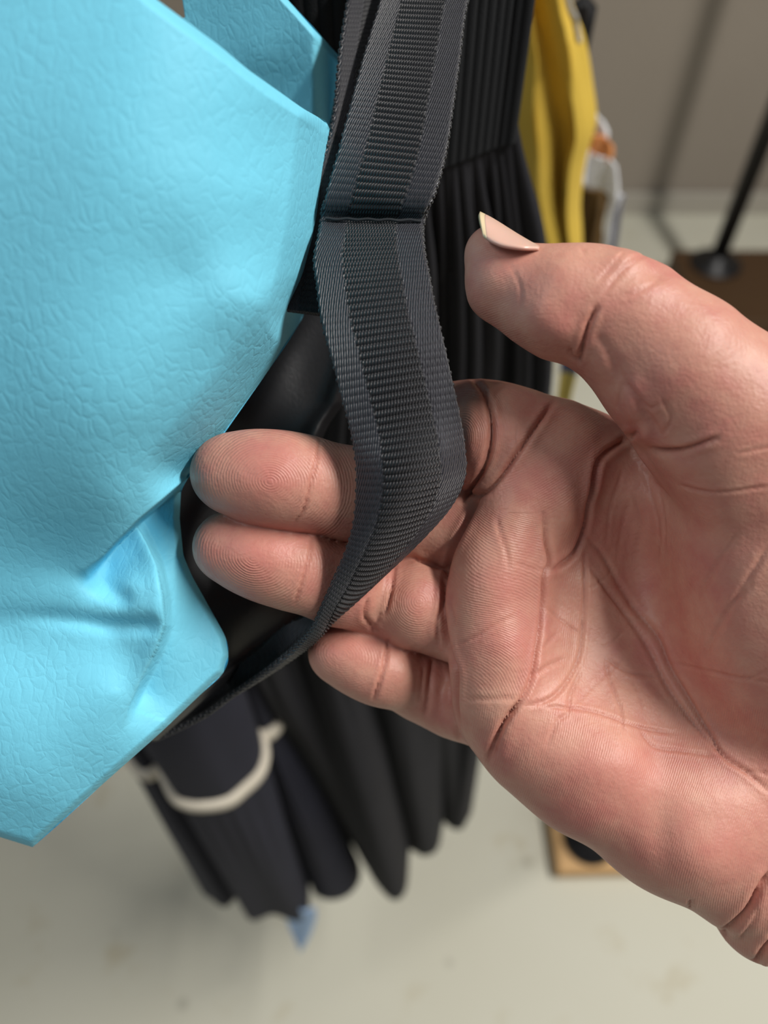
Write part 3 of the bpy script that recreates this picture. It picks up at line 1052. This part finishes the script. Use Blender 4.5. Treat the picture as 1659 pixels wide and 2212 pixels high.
chain(PAL, [(1092, 1530, 160, 10.2), (1160, 1578, 158, 12.0), (1262, 1645, 157, 13.4), (1450, 1775, 156, 12.6), (1590, 1870, 156, 12.2)], 5)
chain(PAL, [(1085, 1350, 164, 10.5), (1340, 1550, 166, 13.5), (1650, 1800, 161, 18)], 6)
chain(PAL, [(1115, 1165, 165, 10.5), (1350, 1400, 171, 13), (1480, 1530, 169, 15), (1700, 1720, 162, 20)], 6)
chain(PAL, [(1185, 1000, 161, 11.5), (1350, 1180, 171, 12), (1480, 1340, 171, 14), (1700, 1600, 162, 20)], 6)
# web of the thumb
chain(PAL, [(1200, 975, 160, 10.5), (1270, 995, 164, 9.2), (1360, 1032, 166, 9.3), (1450, 1080, 162, 11), (1560, 1120, 154, 13)], 5)
# mounds at the finger roots
for u, v, D, r in ((1155, 1000, 157, 8.0), (1118, 1080, 156, 8.2), (1075, 1200, 155, 8.6), (1055, 1300, 155, 8.3), (1065, 1400, 155, 8.8), (1085, 1500, 155, 8.8)):
    c = cam_mm(u, v, D)
    cone_into(PAL, c, c + np.array([2.0, -1.0, -1.0]), r, r, 6)
# ball of the thumb and heel of the hand
ell_into(PAL, cam_mm(1660, 1240, 156), np.array([21.0, 37.0, 27.0]), 6)
ell_into(PAL, cam_mm(1595, 1110, 153), np.array([13.0, 20.0, 19.0]), 8)
ell_into(PAL, cam_mm(1470, 1720, 160), np.array([19.0, 15.0, 18.0]), 7)
# wrist and forearm
ROL = empty_field()
chain(ROL, [(1652, 1962, 157, 10.4), (1720, 1890, 156, 12.5), (1790, 1800, 155, 15)], 3)
smin_into(PAL, (slice(None),) * 3, ROL, 1.6)
del ROL
FOR = empty_field()
chain(FOR, [(1720, 1800, 166, 20), (1815, 1935, 170, 19), (2060, 2150, 176, 22)], 6)
smin_into(PAL, (slice(None),) * 3, FOR, 1.5)
del FOR
smin_into(FIN, (slice(None),) * 3, PAL, 1.8)
del PAL


def surface_nets(f):
    ins = f < 0
    nx, ny, nz = f.shape
    cnt = np.zeros((nx - 1, ny - 1, nz - 1), np.uint8)
    for a in (0, 1):
        for b in (0, 1):
            for c in (0, 1):
                cnt += ins[a:nx - 1 + a, b:ny - 1 + b, c:nz - 1 + c]
    act = np.argwhere((cnt > 0) & (cnt < 8))
    idx = np.full(cnt.shape, -1, np.int32)
    idx[act[:, 0], act[:, 1], act[:, 2]] = np.arange(len(act))
    cor = {}
    for a in (0, 1):
        for b in (0, 1):
            for c in (0, 1):
                cor[a, b, c] = f[act[:, 0] + a, act[:, 1] + b, act[:, 2] + c].astype(np.float64)
    acc = np.zeros((len(act), 3))
    num = np.zeros(len(act))
    for ax in range(3):
        o1, o2 = [x for x in range(3) if x != ax]
        for p in (0, 1):
            for q in (0, 1):
                k0 = [0, 0, 0]; k0[o1] = p; k0[o2] = q
                k1 = list(k0); k1[ax] = 1
                v0, v1 = cor[tuple(k0)], cor[tuple(k1)]
                m = (v0 < 0) != (v1 < 0)
                t = np.where(m, v0 / np.where(m, v0 - v1, 1), 0)
                pt = np.tile(np.array(k0, float), (len(act), 1))
                pt[:, ax] = t
                acc += pt * m[:, None]
                num += m
    verts = act + acc / num[:, None]
    quads = []
    for ax in range(3):
        s0 = [slice(None)] * 3; s1 = [slice(None)] * 3
        s0[ax] = slice(0, -1); s1[ax] = slice(1, None)
        a, b = ins[tuple(s0)], ins[tuple(s1)]
        e = np.argwhere(a != b)
        o1, o2 = (ax + 1) % 3, (ax + 2) % 3
        ok = (e[:, o1] > 0) & (e[:, o2] > 0) & (e[:, o1] < f.shape[o1] - 1) & (e[:, o2] < f.shape[o2] - 1)
        e = e[ok]
        def cell(d1, d2):
            c = e.copy(); c[:, o1] += d1; c[:, o2] += d2
            return idx[c[:, 0], c[:, 1], c[:, 2]]
        q = np.stack([cell(-1, -1), cell(0, -1), cell(0, 0), cell(-1, 0)], 1)
        flip = ~a[e[:, 0], e[:, 1], e[:, 2]]
        q[flip] = q[flip][:, ::-1]
        quads.append(q)
    return verts, np.concatenate(quads)


hv, hq = surface_nets(FIN)
del FIN
hv = LO + hv * H


def vnormals(V, Q):
    n = np.cross(V[Q[:, 2]] - V[Q[:, 0]], V[Q[:, 3]] - V[Q[:, 1]])
    out = np.zeros_like(V)
    for c in range(4):
        for d in range(3):
            out[:, d] += np.bincount(Q[:, c], n[:, d], len(V))
    return out / (np.linalg.norm(out, axis=1, keepdims=True) + 1e-12)


def laplace(V, Q, it, lam=0.5):
    e = np.concatenate([Q[:, [0, 1]], Q[:, [1, 2]], Q[:, [2, 3]], Q[:, [3, 0]]])
    deg = np.bincount(e[:, 0], minlength=len(V)) + np.bincount(e[:, 1], minlength=len(V))
    for _ in range(it):
        s = np.stack([np.bincount(e[:, 0], V[e[:, 1], d], len(V)) + np.bincount(e[:, 1], V[e[:, 0], d], len(V)) for d in range(3)], 1)
        V = V + lam * (s / deg[:, None] - V)
    return V


hv = laplace(hv, hq, 4)
hn = vnormals(hv, hq)
hD = -hv[:, 2]
hu = hv[:, 0] / hD * FPX + CX
hw = -hv[:, 1] / hD * FPX + CY
view = -hv / np.linalg.norm(hv, axis=1, keepdims=True)
face = (hn * view).sum(1)
# palm side only: nearest layer of the surface
bu, bv = np.clip((hu / 6).astype(int), 0, 499), np.clip((hw / 6).astype(int), 0, 499)
zb = np.full((500, 500), 1e9)
np.minimum.at(zb, (bu, bv), hD)
front = smooth01((face - 0.02) / 0.2) * (hD < zb[bu, bv] + 5.0)

# soft swellings and hollows (u, v, ru, rv, mm)
disp = np.zeros(len(hv))
for u, v, ru, rv, a in ((1378, 1190, 62, 190, -2.2), (1215, 1350, 28, 110, 1.0), (1220, 1120, 30, 60, 1.0), (1110, 1130, 50, 60, 0.8),
                        (1060, 1270, 60, 60, 0.8), (1100, 1400, 50, 60, 1.0), (1560, 1100, 80, 110, 1.5), (1580, 1320, 70, 120, 1.0), (1300, 1650, 120, 60, 1.0), (1420, 1640, 40, 60, -0.6),
                        (1430, 1790, 30, 70, -0.6), (1520, 1860, 70, 60, 1.0), (1026, 945, 26, 90, 1.7), (1110, 930, 36, 60, 0.9), (895, 1300, 42, 60, 0.9), (560, 1035, 60, 60, 0.6), (540, 1195, 55, 50, 0.6),
                        (745, 1415, 45, 40, 0.5), (870, 1460, 30, 40, 0.5), (1150, 690, 60, 50, 1.2), (1215, 720, 40, 35, 0.8), (1370, 1060, 26, 40, 1.0), (1310, 1090, 20, 40, -0.8),
                        (1300, 780, 24, 40, 0.7), (1365, 870, 20, 45, 1.0), (1395, 940, 14, 20, 0.8), (1440, 980, 60, 16, -0.9), (1345, 560, 40, 20, 0.9), (1420, 590, 30, 20, -0.7)):
    disp += a * np.exp(-((hu - u) / ru) ** 2 - ((hw - v) / rv) ** 2) * front

CREASES = [  # polyline, half width px, depth mm, colour
    ([(1196, 868), (1165, 912), (1120, 977), (1075, 1037), (1042, 1067), (1012, 1066)], 7, 1.5, 1),
    ([(1022, 822), (1046, 850), (1060, 895), (1062, 945), (1050, 1000), (1025, 1046), (1000, 1085)], 7, 1.8, .7),
    ([(1095, 830), (1072, 850), (1060, 880)], 5, 0.3, .3),
    ([(1042, 1066), (1003, 1138), (978, 1188), (966, 1236), (958, 1300), (962, 1362), (975, 1420), (986, 1455), (986, 1520), (992, 1596)], 7, 1.7, 1),
    ([(892, 1204), (925, 1218), (966, 1232)], 6, 1.3, 1), ([(955, 1240), (957, 1290), (944, 1345), (950, 1392)], 6, 0.9, .8),
    ([(1052, 1662), (1060, 1620), (1085, 1568), (1118, 1522), (1146, 1470), (1158, 1402), (1168, 1340), (1172, 1290), (1174, 1250), (1186, 1212), (1178, 1170), (1172, 1108)], 6, 1.2, .9),
    ([(1062, 1640), (1085, 1568), (1118, 1522)], 12, 1.0, .3),
    ([(1293, 988), (1284, 1045), (1272, 1090), (1262, 1140), (1240, 1192), (1206, 1222), (1186, 1232)], 7, 1.3, 1),
    ([(1372, 934), (1335, 960), (1303, 985), (1285, 1020), (1280, 1080)], 8, 1.4, .9),
    ([(1262, 1195), (1264, 1255), (1260, 1320), (1255, 1390), (1246, 1428), (1226, 1468), (1196, 1504), (1160, 1520), (1125, 1522)], 5, .8, .7),
    ([(1392, 972), (1430, 980), (1482, 970), (1552, 944)], 7, 1.0, .9), ([(1465, 1046), (1540, 1053), (1668, 1050)], 4, .4, .6), ([(1590, 978), (1668, 965)], 4, .3, .4),
    ([(1262, 1155), (1300, 1198), (1332, 1250), (1380, 1322), (1420, 1378), (1447, 1440), (1482, 1500), (1530, 1580), (1562, 1632), (1612, 1668), (1668, 1715)], 6, .9, .9),
    ([(1265, 1215), (1312, 1272), (1360, 1332), (1402, 1402), (1440, 1482), (1482, 1542), (1530, 1602), (1560, 1632)], 5, .7, .7),
    ([(1170, 1526), (1260, 1533), (1310, 1546), (1352, 1562), (1402, 1576), (1458, 1584)], 4, .6, .9),
    ([(1378, 1572), (1410, 1610), (1462, 1621), (1548, 1634)], 4, .45, .6), ([(1306, 1424), (1320, 1475), (1340, 1530), (1346, 1580)], 4, .45, .6),
    ([(1306, 1420), (1360, 1452), (1426, 1463)], 4, .45, .6), ([(1256, 1440), (1232, 1500), (1226, 1540), (1202, 1562), (1180, 1612)], 5, .5, .4),
    ([(1352, 1420), (1282, 1482), (1232, 1532)], 3, .3, .4), ([(1358, 1460), (1380, 1500), (1392, 1540)], 3, .3, .4), ([(1262, 1370), (1310, 1395), (1372, 1338)], 3, .3, .3),
    ([(1264, 1275), (1298, 1256), (1330, 1230)], 3, .3, .3), ([(1340, 1215), (1345, 1160), (1360, 1080)], 4, .35, .3), ([(1375, 1210), (1376, 1120), (1368, 1060)], 4, .35, .3), ([(1405, 1230), (1412, 1150), (1398, 1050), (1390, 1020)], 4, .35, .3),
    ([(1425, 1200), (1428, 1120), (1416, 1040)], 4, .3, .3), ([(1310, 1180), (1325, 1100), (1350, 1010)], 4, .3, .3), ([(1440, 1430), (1540, 1450), (1668, 1475)], 4, .3, .4), ([(1540, 1450), (1610, 1465), (1668, 1440)], 4, .3, .3),
    ([(1610, 1665), (1668, 1672)], 4, .5, .5), ([(1500, 1300), (1560, 1210), (1600, 1140)], 8, .35, .2), ([(1520, 1420), (1600, 1280), (1660, 1180)], 8, .4, .2), ([(1590, 1300), (1630, 1260)], 7, .3, .4),
    ([(1492, 1942), (1490, 1962), (1494, 1985)], 5, .8, .8), ([(1668, 1880), (1642, 1918), (1616, 1965), (1580, 2000), (1548, 2022)], 10, 1.6, 1), ([(1640, 1962), (1620, 2000), (1600, 2030)], 8, .5, .3),
    ([(1672, 2030), (1650, 2052), (1634, 2078), (1620, 2078)], 10, 1.6, 1),
    ([(1290, 662), (1272, 698), (1261, 738), (1250, 782)], 7, 1.3, .9), ([(1232, 748), (1238, 766), (1252, 780)], 5, .7, .6), ([(1290, 722), (1310, 752), (1332, 795), (1345, 822)], 14, .45, .05), ([(1345, 820), (1372, 855), (1402, 905), (1424, 940)], 13, .6, .15),
    ([(1332, 880), (1345, 830)], 5, .4, .4), ([(1360, 830), (1400, 880), (1425, 870)], 5, .4, .5), ([(1430, 860), (1450, 905), (1425, 945)], 5, .4, .5),
    ([(1395, 552), (1345, 585), (1300, 640)], 5, .45, .6), ([(1345, 552), (1310, 590), (1290, 610)], 4, .4, .5), ([(1428, 600), (1380, 630), (1340, 640)], 5, .3, .2), ([(1258, 536), (1262, 552)], 4, .4, .4), ([(1100, 570), (1125, 620), (1130, 680)], 5, .22, .1),
    ([(690, 950), (682, 1000), (669, 1050), (656, 1100), (634, 1132)], 4.5, .55, .9), ([(674, 1160), (669, 1200), (656, 1245), (636, 1304)], 4.5, .55, .9),
    ([(852, 1218), (847, 1265), (838, 1308), (830, 1330)], 5, .7, .8), ([(796, 1296), (788, 1330), (802, 1352), (806, 1366)], 6, .8, .8), ([(824, 1322), (812, 1350), (818, 1366)], 5, .5, .5),
    ([(840, 1380), (830, 1435), (817, 1480), (806, 1512)], 5, .9, 1), ([(936, 1418), (930, 1455), (926, 1495), (918, 1548)], 7, .7, .7), ([(914, 1440), (910, 1480), (908, 1520)], 4, .3, .5), ([(965, 1460), (952, 1500), (958, 1540)], 12, .4, .1),
    ([(980, 1396), (1035, 1372), (1075, 1345), (1110, 1332)], 4, .4, .5), ([(1074, 1118), (1080, 1150), (1094, 1192), (1098, 1232)], 5, .45, .5), ([(1110, 1215), (1150, 1228), (1180, 1230)], 4, .3, .4), ([(1175, 1310), (1210, 1345), (1255, 1372)], 4, .35, .4),
    ([(1010, 1510), (1060, 1510), (1110, 1508)], 6, .35, .4), ([(1150, 1462), (1180, 1440), (1215, 1425)], 6, .5, .5), ([(1200, 1365), (1170, 1400)], 5, .3, .3), ([(975, 1300), (985, 1350)], 4, .3, .3),
]
crease = np.zeros(len(hv))
for poly, w, dep, colr in CREASES:
    w = w * 0.8
    P = np.array(poly, float)
    lo, hi = P.min(0) - 5 * w, P.max(0) + 5 * w
    m = np.where((hu > lo[0]) & (hu < hi[0]) & (hw > lo[1]) & (hw < hi[1]) & (front > 0.01))[0]
    if not len(m):
        continue
    cv = catmull(P, 8 * len(P))
    d, al, _ = seg_dist(hu[m], hw[m], cv)
    tp = np.clip(np.minimum(al, 1 - al) * 6 + 0.25, 0, 1)
    tp[(d > 0) & ((al <= 0) | (al >= 1))] *= 0.6
    wob = 1 + 0.08 * np.sin(al * 37 + w)
    pr = np.exp(-(d / (w * 0.75)) ** 2)
    lip = np.exp(-((d - 2.3 * w) / (1.3 * w)) ** 2)
    disp[m] += front[m] * tp * dep * 0.88 * (-pr * wob + 0.25 * lip)
    crease[m] = np.maximum(crease[m], front[m] * tp * colr * np.exp(-(d / (w * 0.9)) ** 2))
hv = hv + hn * disp[:, None]
hv = laplace(hv, hq, 1, 0.3)

# ridge phase (cycles) per region and how strong the ridges show
mmx, mmy = (hu - CX) * 0.09, (hw - CY) * 0.09
PIT = 0.46


def whorl(u, v, ex, ang):
    c, s = math.cos(ang), math.sin(ang)
    x, y = (hu - u) * 0.09, (hw - v) * 0.09
    X, Y = x * c + y * s, -x * s + y * c
    return np.sqrt((X / ex) ** 2 + Y ** 2) / PIT, np.hypot(x, y)


def window2(u0, u1, v0, v1, f=40.0):
    return smooth01((hu - u0) / f) * smooth01((u1 - hu) / f) * smooth01((hw - v0) / f) * smooth01((v1 - hw) / f)


regs = [((mmx + 0.22 * mmy + 1.2 * np.sin(mmy / 9.0)) / PIT, 0.55 * np.maximum(window2(1000, 1700, 1500, 2120), window2(1190, 1275, 1080, 1520, 30))),
        ((mmy * 0.75 - 0.5 * mmx + 1.6 * np.sin(mmx / 5.0 + mmy / 8.0) + 0.9 * np.sin(mmy / 3.7)) / PIT, 0.6 * window2(955, 1190, 1080, 1540)),
        ((0.45 * mmx + mmy * 0.9 + 0.8 * np.sin(mmx / 6)) / PIT, 0.5 * window2(1060, 1330, 840, 1130)),
        ((mmx * 0.35 + mmy) / PIT, 0.45 * window2(1000, 1180, 500, 790))]
for u, v, ex, an, lim, a in ((585, 1040, 1.25, 0.2, 17, .9), (548, 1205, 1.3, 0.35, 14.5, .9), (1000, 945, 0.8, 0.0, 12, .6), (905, 1300, 1.0, 0.3, 8, .6), (740, 1415, 1.3, .3, 9, .4)):
    p_, d_ = whorl(u, v, ex, an)
    regs.append((p_, a * smooth01((lim - d_) / 2.0)))
phs = np.stack([r[0] for r in regs])
wts = np.stack([r[1] for r in regs])
best = wts.argmax(0)
ii = np.arange(len(hv))
phase = phs[best, ii]
srt = np.sort(wts, 0)
amt = np.clip(srt[-1] - srt[-2], 0, 1) * front

red = np.zeros(len(hv))
for u, v, ru, rv, a in ((580, 1020, 90, 70, .9), (560, 1200, 90, 60, .7), (760, 1400, 70, 45, .8), (1100, 1230, 60, 40, .5), (1110, 1280, 70, 40, .7), (1080, 1380, 70, 45, .6), (1140, 1440, 30, 70, .6), (1150, 600, 60, 50, .5),
                        (1300, 1680, 160, 90, .5), (1500, 1850, 120, 80, .55), (900, 1300, 50, 40, .5), (1250, 1000, 60, 60, .35), (1400, 1650, 120, 70, .4), (1230, 700, 60, 40, .4), (1600, 1330, 60, 60, .25), (1020, 960, 30, 70, .5)):
    red += a * np.exp(-((hu - u) / ru) ** 2 - ((hw - v) / rv) ** 2)
red = np.clip(red, 0, 1)

hand = thing('hand', 'right hand, palm up, hooking two fingers through the black strap', 'hand', tuple(at(1500, 1700, 160)))
body = obj('skin_body', to_world(hv), hq, M['skin'], hand)
for nm, val in (('crease', crease), ('redness', red), ('ridge_phase', phase), ('ridge_amount', amt)):
    at_ = body.data.attributes.new(nm, 'FLOAT', 'POINT')
    at_.data.foreach_set('value', val.astype(np.float32))

# thumbnail: curved plate over the far side of the thumb tip
near = [(1043, 509, 134.0), (1062, 520, 132.8), (1090, 529, 131.8), (1130, 534, 131.4), (1165, 534, 132.6)]
ridge = [(1037, 457, 140), (1062, 470, 140), (1092, 488, 140), (1126, 509, 139.5), (1162, 531, 139)]
far = [(1052, 492, 150), (1075, 502, 150), (1100, 518, 149.6), (1132, 538, 149), (1165, 552, 148)]
rows_n = np.stack([catmull(cam_mm(*np.array(x).T), 36) for x in (near, ridge, far)])       # 3,36,3
x = np.linspace(0, 1, 28)
l0, l1, l2 = 2 * (x - .5) * (x - 1), -4 * x * (x - 1), 2 * x * (x - .5)
NP = rows_n[0][None] * l0[:, None, None] + rows_n[1][None] * l1[:, None, None] + rows_n[2][None] * l2[:, None, None]
NPw = to_world(NP)
sgn = 1.0 if (grid_normals(NPw)[14, 18] @ (to_world(cam_mm(1130, 600, 139)) - NPw[14, 18])) > 0 else -1.0
V, F = slab(NPw[:, 4:], 0.0006, sgn)
obj('thumbnail', V, F, M['nail'], hand)
V, F = slab(NPw[:, :5], 0.0006, sgn)
obj('nail_edge', V, F, M['nail_tip'], hand)
